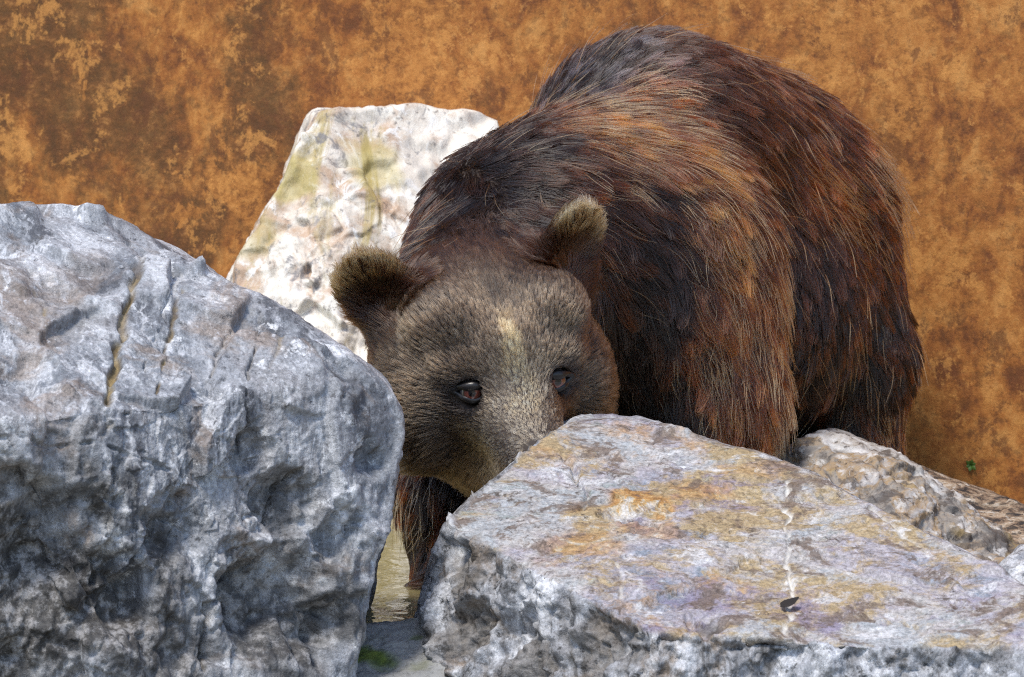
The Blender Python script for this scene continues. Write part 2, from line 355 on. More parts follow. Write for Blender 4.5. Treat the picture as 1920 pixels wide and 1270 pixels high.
# ================================================================== SETTING
wall_m = mat_wall(); water_m = mat_water()
def sheet(name, x0, x1, y0, y1, z, mat, th=0.0):
    V = [(x0, y0, z), (x1, y0, z), (x1, y1, z), (x0, y1, z)]; F = [(0, 1, 2, 3)]
    return tag(mesh_obj(name, V, F, mat, smooth=False), kind='structure')
sheet('ground', -300, 300, -300, 300, -0.45, mat_plain('pool_bed_mud', (0.10, 0.08, 0.045), 0.9))
WL, WR = np.array((-6.0, 11.35)), np.array((6.0, 7.6))     # the wall runs nearer towards the right
def wall():
    d = (WR - WL) / np.linalg.norm(WR - WL); n = np.array((-d[1], d[0])); V = []; nx, nz = 120, 40
    for k in range(nz + 1):
        for i in range(nx + 1):
            q = WL + (WR - WL) * i / nx; V.append((q[0], q[1], -0.5 + 3.4 * k / nz))
    V = np.array(V); V[:, :2] -= n * (0.012 * fbm(V * 2.2, 3, 4))[:, None]
    F = [(k * (nx + 1) + i, k * (nx + 1) + i + 1, (k + 1) * (nx + 1) + i + 1, (k + 1) * (nx + 1) + i) for k in range(nz) for i in range(nx)]
    b = len(V); B = [(*(q + n * 0.3), z) for z in (-0.5, 2.9) for q in (WL, WR)]
    V = np.vstack([V, B]); t = nz * (nx + 1)
    F += [(b + 1, b, b + 2, b + 3), tuple(range(t, t + nx + 1)) + (b + 3, b + 2), (0, b, b + 1) + tuple(range(nx, 0, -1))]
    F += [tuple(range(0, b, nx + 1)) + (b + 2, b), (b + 1, b + 3) + tuple(range(b - 1, 0, -(nx + 1)))]
    o = mesh_obj('wall', V, F, wall_m); tag(o, 'rust-orange stained enclosure wall with dark olive blotches behind the bear', 'wall')
wall()
sheet('water', -6, 6, 7.52, 11.3, 0.0, water_m)
def bank():
    prof = [(-40.0, -0.12), (7.0, -0.12), (7.30, -0.11), (7.44, -0.06), (7.58, -0.03), (7.66, -0.10), (7.72, -0.46)]; xs = np.linspace(-6, 6, 121); V = []
    for x in xs:
        for y, z in prof: V.append((x, y, z))
    V = np.array(V); V[:, 2] += 0.008 * fbm(V * 6, 3, 140) * (V[:, 1] > 6); k = len(prof)
    F = [(i * k + j, (i + 1) * k + j, (i + 1) * k + j + 1, i * k + j + 1) for i in range(len(xs) - 1) for j in range(k - 1)]
    tag(mesh_obj('bank', V, F, mat_plain('gravelly_mud', (0.16, 0.14, 0.10), 0.9)), kind='structure')
bank()

# ================================================================== ROCKS
grey_m = mat_grey_rock(); slab_m = mat_slab(); white_m = mat_white_rock(); knob_m = mat_knob_rock(); strip_m = mat_strip_rock(); sill_m = mat_sill()

def left_boulder():
    out = [(-420, 520), (-150, 405), (0, 384), (140, 384), (218, 402), (250, 440), (340, 492), (450, 545), (540, 598), (640, 652), (725, 715), (748, 752), (760, 800), (745, 845), (716, 930), (692, 1060), (652, 1180), (632, 1330), (610, 1560), (-420, 1560)]
    c = W(270, 900, 7.36)
    pl = [plane3(W(0, 390, 7.50), W(740, 760, 7.36), W(250, 850, 7.08)),            # broad upper face
          plane3(W(560, 640, 7.34), W(745, 780, 7.42), W(690, 1080, 7.36)),          # cheek turned to the right
          plane3(W(0, 850, 7.06), W(420, 830, 7.07), W(500, 1270, 7.13)),            # lower front, a little undercut
          plane3(W(430, 830, 7.08), W(600, 820, 7.20), W(560, 1260, 7.17)),
          ((0, 0, -1), (0, 0, -0.40)), ((0, 1, 0.25), (0, 7.85, 0.4)), ((-1, 0, 0.2), (-0.98, 7.3, 0.3)), ((0.1, 0.35, 1), W(150, 384, 7.56))]
    r = Rock(c, out, pl, 8, 90)
    P = r.P0; th = R(11); B = np.stack([P[:, 0] * math.cos(th) - P[:, 2] * math.sin(th), P[:, 1], 0.4 * (P[:, 0] * math.sin(th) + P[:, 2] * math.cos(th))], -1)
    z = topix(P)[:, 1]; low = sstep(-0.03, -0.2, P[:, 2] - 0.35 + 0.1 * pnoise(P * 5, 2))         # the lower half is eroded more deeply
    r.disp(0.012 * fbm(P * 4.5, 3, 11) + 0.016 * low * ridged(P * 7, 4, 12) - 0.008 * low)
    r.disp((0.15 + 0.85 * r.rim) * 0.11 * 0.42 * facet(warp(B, 5, 0.02, 20) / 0.11, 3, 0.50, 0.14)); r.smooth(1)
    r.disp((0.55 + 0.45 * r.rim) * (0.38 + 0.5 * low) * 0.034 * 0.55 * facet(warp(P, 14, 0.014, 30) / 0.034, 5, 0.5, 0.3)); r.smooth(1)
    r.disp((0.3 + 0.7 * r.rim) * (0.25 + 0.55 * low) * 0.013 * 0.6 * facet(warp(B, 30, 0.006, 35) / 0.013, 6, 0.5, 0.5))
    r.disp(0.0030 * (0.3 + low) * ridged(B * 30, 3, 15) + 0.0016 * fbm(P * 110, 3, 16))
    r.dents([(530, 940, 0.055, 0.032), (470, 850, 0.035, 0.022), (520, 1130, 0.085, 0.06), (700, 860, 0.03, 0.02), (90, 1030, 0.10, 0.06), (230, 1120, 0.07, 0.05), (640, 1010, 0.04, 0.025), (600, 1180, 0.05, 0.04),
             (50, 700, 0.05, 0.02), (640, 700, 0.03, 0.018), (110, 560, 0.045, 0.018), (330, 990, 0.05, 0.025)])
    r.cracks([([(262, 480), (240, 560), (218, 660), (205, 740), (188, 832)], 0.0052, 0.012, 1.0), ([(335, 545), (318, 640), (295, 735)], 0.0024, 0.005, 0.9),
              ([(430, 620), (402, 690), (365, 790)], 0.002, 0.008, 0.2), ([(60, 540), (85, 650)], 0.0025, 0.005, 0.6), ([(545, 620), (505, 700)], 0.003, 0.003, 0.5),
              ([(215, 850), (212, 1020)], 0.002, 0.008, 0.2), ([(745, 790), (690, 890), (640, 960)], 0.003, 0.008, 0.3), ([(560, 880), (500, 1060), (410, 1130), (390, 1250)], 0.004, 0.016, 0.2),
              ([(250, 450), (420, 560), (560, 660), (640, 740)], 0.002, 0.007, 0.0), ([(330, 500), (300, 620), (240, 780)], 0.0018, 0.007, 0.0), ([(480, 600), (455, 740), (470, 850)], 0.002, 0.009, 0.1), ([(0, 820), (120, 840), (190, 835), (330, 880)], 0.003, 0.008, 0.1)])
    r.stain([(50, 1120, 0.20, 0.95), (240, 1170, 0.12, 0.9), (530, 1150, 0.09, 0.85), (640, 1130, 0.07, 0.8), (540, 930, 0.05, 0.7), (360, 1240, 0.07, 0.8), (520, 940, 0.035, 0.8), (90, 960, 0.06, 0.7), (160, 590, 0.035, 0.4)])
    tag(r.build('boulder', grey_m, (r.c[0], r.c[1], -0.4)), 'large blue-grey boulder with yellow cracks and dark pitted base beside the bear', 'rock', 'rocks around the pool')
left_boulder()

def slab():
    out = [(700, 1560), (770, 1180), (778, 1150), (806, 1050), (832, 988), (850, 962), (900, 925), (962, 868), (1004, 826), (1055, 784), (1110, 775), (1190, 783), (1232, 806), (1330, 832), (1480, 868), (1560, 905), (1650, 962), (1730, 1020), (1800, 1062), (1925, 1112), (2150, 1230), (2200, 1560)]
    c = W(1330, 1120, 7.62)
    tp = plane3(W(1120, 790, 7.84), W(850, 985, 7.50), W(1500, 1190, 7.16))
    pl = [tp, plane3(W(850, 990, 7.49), W(1180, 1165, 7.20), W(900, 1270, 7.37)),
          plane3(W(1180, 1190, 7.17), W(1800, 1225, 7.12), W(1500, 1300, 7.14)), plane3(W(790, 1150, 7.60), W(840, 1000, 7.52), W(860, 1200, 7.34)),
          ((0, 0, -1), (0, 0, -0.42)), ((0, 1, 0.15), (0, 8.02, 0.1)), ((1, 0.2, 0.3), (1.15, 7.5, 0.1))]
    r = Rock(c, out, pl, 8, 90)
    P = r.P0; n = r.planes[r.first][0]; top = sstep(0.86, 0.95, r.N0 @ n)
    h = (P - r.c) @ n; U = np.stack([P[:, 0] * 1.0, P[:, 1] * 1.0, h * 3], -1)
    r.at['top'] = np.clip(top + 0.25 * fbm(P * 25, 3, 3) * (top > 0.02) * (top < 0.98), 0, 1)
    side = (1 - top) * sstep(-0.05, 0.25, np.einsum('ij,ij->i', r.N0, CAM - P) / np.linalg.norm(CAM - P, axis=1))
    r.disp(0.010 * fbm(P * 4, 3, 41) + side * (0.024 * ridged(P * np.array((11, 9, 6)), 4, 42) + 0.008 * fbm(P * 30, 3, 43) - 0.008))
    r.disp(top * 0.10 * 0.10 * facet(warp(U, 7, 0.035, 50) / np.array((0.16, 0.10, 0.10)), 9, 0.25, 0.9))
    r.disp(top * 0.0045 * facet(warp(P, 20, 0.012, 60) / np.array((0.05, 0.03, 0.03)), 12, 0.4, 0.8))
    r.disp(side * (0.035 * 0.5 * facet(warp(P, 14, 0.012, 64) / 0.035, 13, 0.6, 0.4) + 0.007 * facet(warp(P, 30, 0.006, 67) / 0.014, 14, 0.6, 0.4)) + 0.0013 * fbm(P * 80, 4, 17) - top * 0.003 * sstep(0.25, 0.6, fbm(P * 45, 3, 18)))
    r.dents([(1160, 965, 0.028, 0.010), (850, 1060, 0.04, 0.03), (960, 1180, 0.05, 0.03), (1120, 1210, 0.05, 0.03), (1330, 1175, 0.03, 0.012), (1690, 905, 0.03, 0.012), (1560, 930, 0.02, 0.008), (880, 1180, 0.05, 0.03)])
    r.cracks([([(1472, 905), (1476, 1000), (1482, 1080), (1478, 1190)], 0.0030, 0.005, 1.0), ([(1060, 850), (1100, 920), (1090, 960)], 0.004, 0.012, 0.0), ([(1130, 962), (1170, 985), (1200, 980), (1260, 1000)], 0.004, 0.012, 0.0),
              ([(1290, 1150), (1320, 1190), (1385, 1215)], 0.005, 0.014, 0.0), ([(1160, 1050), (1165, 1130)], 0.002, 0.004, 0.7), ([(1500, 870), (1640, 960), (1720, 1030)], 0.003, 0.004, 0.6)])
    r.stain([(860, 1080, 0.05, 0.8), (1000, 1230, 0.05, 0.8), (1180, 1225, 0.05, 0.7), (880, 1200, 0.06, 0.8), (1330, 1170, 0.018, 0.7), (1110, 1240, 0.05, 0.7)])
    rust = np.zeros(len(P))
    for px, py, rr, am in ((1190, 945, 0.06, 1.0), (1290, 925, 0.05, 0.7), (1100, 1030, 0.05, 0.6), (1420, 880, 0.04, 0.4), (1180, 1000, 0.05, 0.6)):
        t = np.linalg.norm((P - r.at_px(px, py)) * np.array((0.7, 1, 1)), axis=1) / rr + 0.9 * fbm(P * 18, 4, 55); rust = np.maximum(rust, am * sstep(1.0, 0.35, t))
    r.at['rust'] = rust
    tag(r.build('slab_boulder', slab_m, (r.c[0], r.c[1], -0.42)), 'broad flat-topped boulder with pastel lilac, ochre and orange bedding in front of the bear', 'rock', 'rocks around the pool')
    return r
SL = slab()

def back_rock():
    out = [(380, 700), (440, 522), (500, 408), (545, 318), (578, 242), (592, 210), (640, 208), (690, 212), (740, 200), (800, 186), (850, 192), (885, 202), (935, 235), (985, 330), (1000, 1500), (300, 1500)]
    c = W(720, 560, 9.22)
    pl = [plane3(W(590, 215, 9.22), W(900, 210, 9.30), W(640, 640, 8.98)), plane3(W(590, 215, 9.22), W(440, 520, 9.10), W(640, 640, 8.98)), ((-0.1, -1, 0), W(640, 800, 8.97)),
          ((0, 0, -1), (0, 0, -0.4)), ((0.2, 1, 0.1), (0, 9.50, 0.2)), ((0, 0.3, 1), W(800, 188, 9.29))]
    r = Rock(c, out, pl, 7, 90); P = r.P0
    r.disp(0.012 * fbm(P * 4, 3, 71) + r.rim * 0.05 * facet(warp(P, 6, 0.03, 75) / 0.10, 23, 0.4, 0.10) + 0.016 * facet(warp(P, 12, 0.012, 76) / 0.035, 24, 0.5, 0.4) + 0.002 * fbm(P * 60, 3, 73)); r.smooth(1)
    d1, d2, v = cell(P * 9 + 0.4 * np.stack([fbm(P * 9, 2, 80 + k) for k in range(3)], -1), 21); r.disp(0.014 * (v - 0.5) * sstep(0, 0.15, d2 - d1))
    r.stain([(555, 330, 0.05, 0.7), (700, 300, 0.06, 0.6), (480, 450, 0.05, 0.5)])
    tag(r.build('pale_boulder', white_m, (r.c[0], r.c[1], -0.4)), 'tall white and cream boulder standing before the rusty wall behind the bear', 'rock', 'rocks around the pool')
back_rock()

def knob_rock():
    out = [(1380, 930), (1450, 872), (1500, 838), (1530, 815), (1552, 804), (1600, 822), (1640, 838), (1690, 856), (1715, 880), (1735, 912), (1790, 945), (1850, 1000), (1925, 1062), (2060, 1160), (2060, 1500), (1350, 1500)]
    c = W(1680, 1080, 8.42)
    pl = [plane3(W(1550, 806, 8.50), W(1720, 890, 8.42), W(1600, 960, 8.22)), plane3(W(1720, 890, 8.44), W(1920, 1062, 8.34), W(1800, 1100, 8.14)), plane3(W(1600, 960, 8.2), W(1800, 1100, 8.12), W(1650, 1300, 8.12)),
          plane3(W(1540, 812, 8.5), W(1440, 890, 8.45), W(1500, 1000, 8.2)), ((0, 0, -1), (0, 0, -0.4)), ((0, 1, 0.2), (0, 8.75, 0.2))]
    r = Rock(c, out, pl, 7, 90); P = r.P0; q = topix(P)
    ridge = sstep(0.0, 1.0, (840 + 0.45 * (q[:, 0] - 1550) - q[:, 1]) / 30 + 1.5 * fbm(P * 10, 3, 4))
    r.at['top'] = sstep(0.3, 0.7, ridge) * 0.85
    d1, d2, v = cell(P * 13 + 0.3 * np.stack([fbm(P * 8, 2, 90 + k) for k in range(3)], -1), 31)
    r.disp(0.008 * r.rim * facet(warp(P, 12, 0.012, 96) / 0.03, 25, 0.5, 0.2) + r.rim * 0.035 * facet(warp(P, 7, 0.02, 97) / 0.07, 27, 0.5, 0.08) + 0.009 * (0.75 - d1) * (1 - r.at['top']) - 0.005 * sstep(0.1, 0, d2 - d1) + 0.014 * fbm(P * 5, 3, 91) ); r.smooth(1); r.disp(0.006 * ridged(P * 22, 3, 92) + 0.006 * facet(warp(P, 25, 0.008, 98) / 0.016, 28, 0.5, 0.3) + 0.002 * fbm(P * 70, 3, 93))
    r.stain([(1830, 1060, 0.05, 0.6), (1700, 1030, 0.04, 0.5)])
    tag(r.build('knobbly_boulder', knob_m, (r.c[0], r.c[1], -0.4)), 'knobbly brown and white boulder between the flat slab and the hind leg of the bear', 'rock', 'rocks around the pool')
knob_rock()

def strip_rock():
    out = [(1600, 900), (1660, 862), (1712, 872), (1780, 898), (1850, 925), (1925, 952), (2100, 1020), (2100, 1400), (1600, 1400)]
    c = W(1850, 1080, 8.74)
    pl = [plane3(W(1720, 875, 8.78), W(1920, 950, 8.70), W(1830, 1010, 8.56)), plane3(W(1720, 930, 8.6), W(1920, 1040, 8.52), W(1800, 1200, 8.5)), ((0, 0, -1), (0, 0, -0.4)), ((0, 1, 0.2), (0, 8.95, 0.2))]
    r = Rock(c, out, pl, 6, 90); P = r.P0; th = R(21); B = np.stack([(P[:, 0] * math.cos(th) - P[:, 2] * math.sin(th)) * 0.25, P[:, 1], P[:, 0] * math.sin(th) + P[:, 2] * math.cos(th)], -1)
    r.disp(0.010 * fbm(P * 5, 3, 101) + 0.007 * ridged(B * 40, 3, 102) + 0.010 * r.rim * facet(warp(P, 14, 0.015, 103) / 0.03, 29, 0.5, 0.2))
    tag(r.build('striated_rock', strip_m, (r.c[0], r.c[1], -0.4)), 'brown finely striated rock sloping down along the foot of the rusty wall', 'rock', 'rocks around the pool')
strip_rock()

def small_rock():
    out = [(1800, 1150), (1845, 1085), (1880, 1052), (1925, 1020), (2050, 1000), (2080, 1300), (1800, 1300)]
    r = Rock(W(1930, 1170, 8.06), out, [plane3(W(1850, 1085, 8.02), W(1925, 1030, 8.1), W(1920, 1120, 7.92)), ((0, 0, -1), (0, 0, -0.4)), ((0, 1, 0.2), (0, 8.2, 0.1)), ((0, -1, 0), (0, 7.9, 0))], 6, 24); P = r.P0
    r.disp(0.008 * fbm(P * 9, 3, 111) + 0.006 * ridged(P * 24, 3, 112))
    tag(r.build('small_rock', grey_m, (r.c[0], r.c[1], -0.4)), 'small grey rock wedged beside the flat slab below the knobbly boulder', 'rock', 'rocks around the pool')
small_rock()

def sill():
    out = [(600, 1172), (665, 1168), (780, 1163), (860, 1160), (1000, 1175), (1010, 1600), (600, 1600)]
    r = Rock(W(760, 1330, 7.52), out, [plane3(W(650, 1168, 7.56), W(850, 1162, 7.56), W(750, 1275, 7.40)), ((0, 0, -1), (0, 0, -0.4)), ((0, 1, 0), (0, 7.66, 0)), ((0, -1, 0), (0, 7.3, 0))], 7, 60, 0.2); P = r.P0
    r.disp(0.010 * fbm(P * 6, 3, 121) + 0.004 * ridged(P * 24, 3, 122) + 0.0015 * fbm(P * 90, 3, 123))
    r.stain([(685, 1232, 0.045, 1.0), (780, 1200, 0.012, 0.6)])
    tag(r.build('sill_rock', sill_m, (r.c[0], r.c[1], -0.4)), 'low grey stone with a green moss patch at the water edge', 'rock', 'rocks around the pool')
sill()

def far_ledge():
    out = [(380, 925), (500, 898), (700, 896), (860, 898), (1100, 905), (1120, 960), (1100, 1100), (380, 1100)]
    r = Rock(W(740, 950, 9.5), out, [plane3(W(600, 880, 9.5), W(860, 880, 9.5), W(740, 925, 9.30)), ((0, 0, -1), (0, 0, -0.4)), ((0, 1, 0), (0, 9.8, 0)), ((0, -1, 0), (0, 9.25, 0))], 6, 30); P = r.P0
    r.disp(0.012 * fbm(P * 8, 4, 131))
    m = Mat('dark_algae_stone'); n = m.noise(30, 5)
    tag(r.build('ledge_rock', m.done(m.ramp(n, [(0.36, (0.03, 0.034, 0.012)), (0.55, (0.12, 0.11, 0.04)), (0.66, (0.28, 0.20, 0.06))]), 0.7), (r.c[0], r.c[1], -0.4)),
        'dark olive algae-covered stone at the far waterline under the pale boulder', 'rock', 'rocks around the pool')
far_ledge()

# ================================================================== BEAR
# head frame
EM = W(963, 722, 7.93)                                   # midpoint between the eyes
def rotm(axis, a):
    return np.array(__import__('mathutils').Matrix.Rotation(a, 3, Vector(axis)))
vd = CAM - EM; vd /= np.linalg.norm(vd)                  # towards the viewer
hs = np.cross(vd, (0, 0, 1)); hs /= np.linalg.norm(hs); hs = -hs     # picture right
if hs[0] < 0: hs = -hs
hu = np.cross(vd, hs); hu = hu if hu[2] > 0 else -hu
YAW, PIT, ROLL = R(17), R(24), R(8)
hf = vd.copy()
hf = hf * math.cos(YAW) + hs * math.sin(YAW); hs = np.cross(hu, hf); hs = hs if hs[0] > 0 else -hs
hf2 = hf * math.cos(PIT) - hu * math.sin(PIT); hu = hu * math.cos(PIT) + hf * math.sin(PIT); hf = hf2
hs2 = hs * math.cos(ROLL) + hu * math.sin(ROLL); hu = hu * math.cos(ROLL) - hs * math.sin(ROLL); hs = hs2
HM = np.stack([hs, hf, hu], 1)                            # columns: side, forward, up
HO = EM - HM @ np.array((0, 0.125, 0.005))                # head origin: middle of the skull
def H(x, y, z): return HO + HM @ np.array((x, y, z), float)
def toH(P): return (P - HO) @ HM

def s_ell(P, c, r, M=None):
    q = P - c
    if M is not None: q = q @ M
    q = q / r; k0 = np.linalg.norm(q, axis=1); k1 = np.linalg.norm(q / r, axis=1); return k0 * (k0 - 1) / np.maximum(k1, 1e-9)
def s_cone(P, a, b, ra, rb):
    ab = b - a; t = np.clip(((P - a) @ ab) / (ab @ ab), 0, 1); return np.linalg.norm(P - a - t[:, None] * ab, axis=1) - (ra + (rb - ra) * t)
def smin(a, b, k):
    h = np.clip(0.5 + 0.5 * (b - a) / k, 0, 1); return b + (a - b) * h - k * h * (1 - h)
def smax(a, b, k): return -smin(-a, -b, k)
A = np.array
EYES = [H(-0.058, 0.120, 0.004), H(0.058, 0.120, 0.004)]
EARC = [H(-0.142, -0.060, 0.078), H(0.134, -0.085, 0.100)]
def ear_frame(k):
    sx = -1 if k == 0 else 1
    up = hs * sx * 0.46 + hu * 0.88; up /= np.linalg.norm(up)
    fw = (hf * 0.88 + hs * sx * 0.42) if k == 0 else (hf * 0.80 + hs * 0.56); fw -= up * (fw @ up); fw /= np.linalg.norm(fw)
    return np.stack([np.cross(up, fw), fw, up], 1)
EARM = [ear_frame(0), ear_frame(1)]
def sdf(P):
    q = toH(P)
    def e(c, r): return s_ell(q, A(c), A(r))
    d = e((0, -0.01, 0.0), (0.128, 0.150, 0.112))                             # skull
    d = smin(d, e((0, 0.055, 0.030), (0.085, 0.075, 0.060)), 0.05)              # forehead
    for s in (-1, 1):
        d = smin(d, e((s * 0.095, 0.000, -0.058), (0.080, 0.095, 0.102)), 0.05)  # cheek
        d = smin(d, e((s * 0.062, 0.096, 0.034), (0.040, 0.030, 0.018)), 0.03)   # brow
        d = smin(d, e((s * 0.070, 0.024, 0.068), (0.060, 0.080, 0.054)), 0.018)   # temple dome
    d = smax(d, -s_cone(q, A((0, 0.03, 0.150)), A((0, 0.10, 0.112)), 0.022, 0.016), 0.03)                      # furrow of the brow
    d = smin(d, s_cone(q, A((0, 0.09, -0.025)), A((0, 0.235, -0.062)), 0.070, 0.049), 0.045)  # muzzle
    d = smin(d, s_cone(q, A((0, 0.05, -0.130)), A((0, 0.20, -0.112)), 0.075, 0.036), 0.04)    # jaw
    for k in (0, 1):
        d = smax(d, -(np.linalg.norm(P - EYES[k] - hf * 0.006, axis=1) - 0.0215), 0.012)
    for k in (0, 1):
        M = EARM[k]; c = EARC[k]
        ear = smin(s_ell(P, c + M[:, 2] * 0.015, A((0.048, 0.021, 0.054)), M), s_ell(P, c - M[:, 2] * 0.028, A((0.038, 0.024, 0.036)), M), 0.02)
        ear = smax(ear, -s_ell(P, c + M[:, 2] * 0.020 + M[:, 1] * 0.022, A((0.032, 0.014, 0.036)), M), 0.012)
        d = smin(d, ear, 0.035)
    b = s_cone(P, H(0, -0.09, -0.01), W(1000, 475, 8.38), 0.135, 0.162)                        # neck
    b = smin(b, s_cone(P, W(1000, 466, 8.36), W(1200, 360, 8.70), 0.166, 0.160), 0.045)           # shoulders to hump
    b = smin(b, s_ell(P, W(1135, 570, 8.52), A((0.235, 0.26, 0.25))), 0.08)                       # chest
    b = smin(b, s_cone(P, W(1228, 302, 8.74), W(1408, 368, 9.00), 0.196, 0.195), 0.05)           # back to rump
    b = smin(b, s_ell(P, W(1330, 560, 8.86), A((0.245, 0.26, 0.235))), 0.10)                      # belly
    b = smin(b, s_cone(P, W(1240, 470, 8.50), W(1300, 740, 8.44), 0.165, 0.125), 0.07)           # near foreleg
    b = smin(b, s_cone(P, W(1300, 740, 8.44), W(1290, 1010, 8.36), 0.118, 0.080), 0.05)
    b = smin(b, s_ell(P, W(1280, 1060, 8.28), A((0.085, 0.13, 0.06))), 0.04)
    b = smin(b, s_cone(P, W(955, 620, 8.40), W(862, 900, 8.28), 0.155, 0.085), 0.06)              # far foreleg
    b = smin(b, s_cone(P, W(862, 900, 8.28), W(862, 1110, 8.24), 0.080, 0.062), 0.04)
    b = smin(b, s_ell(P, W(862, 1130, 8.18), A((0.07, 0.11, 0.05))), 0.03)
    b = smin(b, s_cone(P, W(1486, 430, 8.98), W(1560, 660, 8.95), 0.166, 0.124), 0.05)           # thigh
    b = smin(b, s_cone(P, W(1560, 660, 8.95), W(1570, 930, 8.92), 0.114, 0.095), 0.04)           # hind leg
    b = smin(b, s_ell(P, W(1575, 1000, 8.85), A((0.085, 0.14, 0.06))), 0.04)
    b = smin(b, s_cone(P, W(1400, 560, 9.15), W(1400, 960, 9.15), 0.15, 0.09), 0.05)             # other hind leg
    return smin(d, b, 0.05)

def polygonise(lo, hi, h, fn):
    lo = A(lo); n = np.ceil((A(hi) - lo) / h).astype(int) + 1; BS = 12; n = ((n + BS - 1) // BS) * BS
    G = np.full(tuple(n), 1.0); ax = [lo[k] + h * np.arange(n[k]) for k in range(3)]
    nb = n // BS; bc = np.stack(np.meshgrid(*[lo[k] + h * (np.arange(nb[k]) * BS + (BS - 1) / 2) for k in range(3)], indexing='ij'), -1).reshape(-1, 3)
    v = fn(bc); half = h * BS * 0.5 * 1.75 + 0.03
    idx = np.stack(np.meshgrid(*[np.arange(nb[k]) for k in range(3)], indexing='ij'), -1).reshape(-1, 3)
    for (i, j, k), val in zip(idx, v):
        sl_ = tuple(slice(t * BS, t * BS + BS) for t in (i, j, k))
        if abs(val) > half: G[sl_] = val
    act = idx[np.abs(v) <= half]; off = np.stack(np.meshgrid(*[np.arange(BS)] * 3, indexing='ij'), -1).reshape(-1, 3)
    for s in range(0, len(act), 64):
        a = act[s:s + 64]; ii = (a[:, None, :] * BS + off[None]).reshape(-1, 3); G[ii[:, 0], ii[:, 1], ii[:, 2]] = fn(lo + h * ii)
    S = G < 0; c = np.zeros(tuple(n - 1), int)
    for dx in (0, 1):
        for dy in (0, 1):
            for dz in (0, 1): c += S[dx:n[0] - 1 + dx, dy:n[1] - 1 + dy, dz:n[2] - 1 + dz]
    ac = np.argwhere((c > 0) & (c < 8)); vid = -np.ones(tuple(n - 1), int); vid[tuple(ac.T)] = np.arange(len(ac))
    acc = np.zeros((len(ac), 3)); cnt = np.zeros(len(ac))
    cor = [A((x, y, z)) for x in (0, 1) for y in (0, 1) for z in (0, 1)]
    for p in cor:
        for k in range(3):
            if p[k]: continue
            q = p.copy(); q[k] = 1; a = ac + p; b = ac + q; fa = G[tuple(a.T)]; fb = G[tuple(b.T)]; m = (fa < 0) != (fb < 0)
            t = np.where(m, fa / np.where(m, fa - fb, 1), 0); acc += np.where(m[:, None], p + t[:, None] * (q - p), 0); cnt += m
    V = lo + h * (ac + acc / cnt[:, None]); Q = []
    for k in range(3):
        u, w_ = [(1, 2), (2, 0), (0, 1)][k]; e1 = np.eye(3, dtype=int)
        a = np.argwhere(np.take(S, range(n[k] - 1), k) != np.take(S, range(1, n[k]), k)); a = a[(a[:, u] > 0) & (a[:, w_] > 0) & (a[:, u] < n[u] - 1) & (a[:, w_] < n[w_] - 1)]
        f = np.stack([vid[tuple((a - e1[u] - e1[w_]).T)], vid[tuple((a - e1[w_]).T)], vid[tuple(a.T)], vid[tuple((a - e1[u]).T)]], 1)
        fl = ~S[tuple(a.T)]; f[fl] = f[fl][:, ::-1]; Q.append(f)
    return V, np.vstack(Q)
BV, BF = polygonise((-0.45, 7.6, -0.30), (0.85, 9.5, 0.95), 0.0075, sdf)
BN = vnormals(BV, BF)
eps = 0.002
bear = bpy.data.objects.new('bear', None); col.objects.link(bear); bear.location = (0.28, 8.6, -0.25)
tag(bear, 'brown bear peering between the boulders with lowered head and shaggy coat', 'bear')
skin_m = mat_plain('dark_bear_skin', (0.030, 0.018, 0.012), 0.7)
mesh_obj('body', BV, BF, skin_m, parent=bear, origin=(0.28, 8.6, -0.25))

# eyes, lids, nose
def eye_mat():
    m = Mat('bear_eye'); sep = m.t.nodes.new('ShaderNodeSeparateXYZ'); m.L(m.o, sep.inputs[0])
    rr = m.math('SQRT', m.math('ADD', m.math('POWER', sep.outputs[0], 2.0), m.math('POWER', sep.outputs[2], 2.0)))
    c = m.ramp(m.math('MULTIPLY', rr, 1 / 0.0178), [(0.0, (0.004, 0.003, 0.003)), (0.26, (0.006, 0.004, 0.004)), (0.34, (0.19, 0.05, 0.032)), (0.60, (0.11, 0.034, 0.024)), (0.70, (0.02, 0.012, 0.01)), (0.8, (0.10, 0.085, 0.085))])
    return m.done(c, 0.05, Coat_Weight=1.0, Coat_Roughness=0.02)
eye_m = eye_mat(); lid_m = mat_plain('dark_eyelid_skin', (0.012, 0.010, 0.010), 0.35)
def lathe(prof, seg, M, c):
    V = []; F = []
    for r_, y in prof:
        for k in range(seg):
            a = 2 * math.pi * k / seg; V.append(c + M @ A((r_ * math.cos(a), y, r_ * math.sin(a))))
    for i in range(len(prof) - 1):
        for k in range(seg): F.append((i * seg + k, i * seg + (k + 1) % seg, (i + 1) * seg + (k + 1) % seg, (i + 1) * seg + k))
    return np.array(V), F
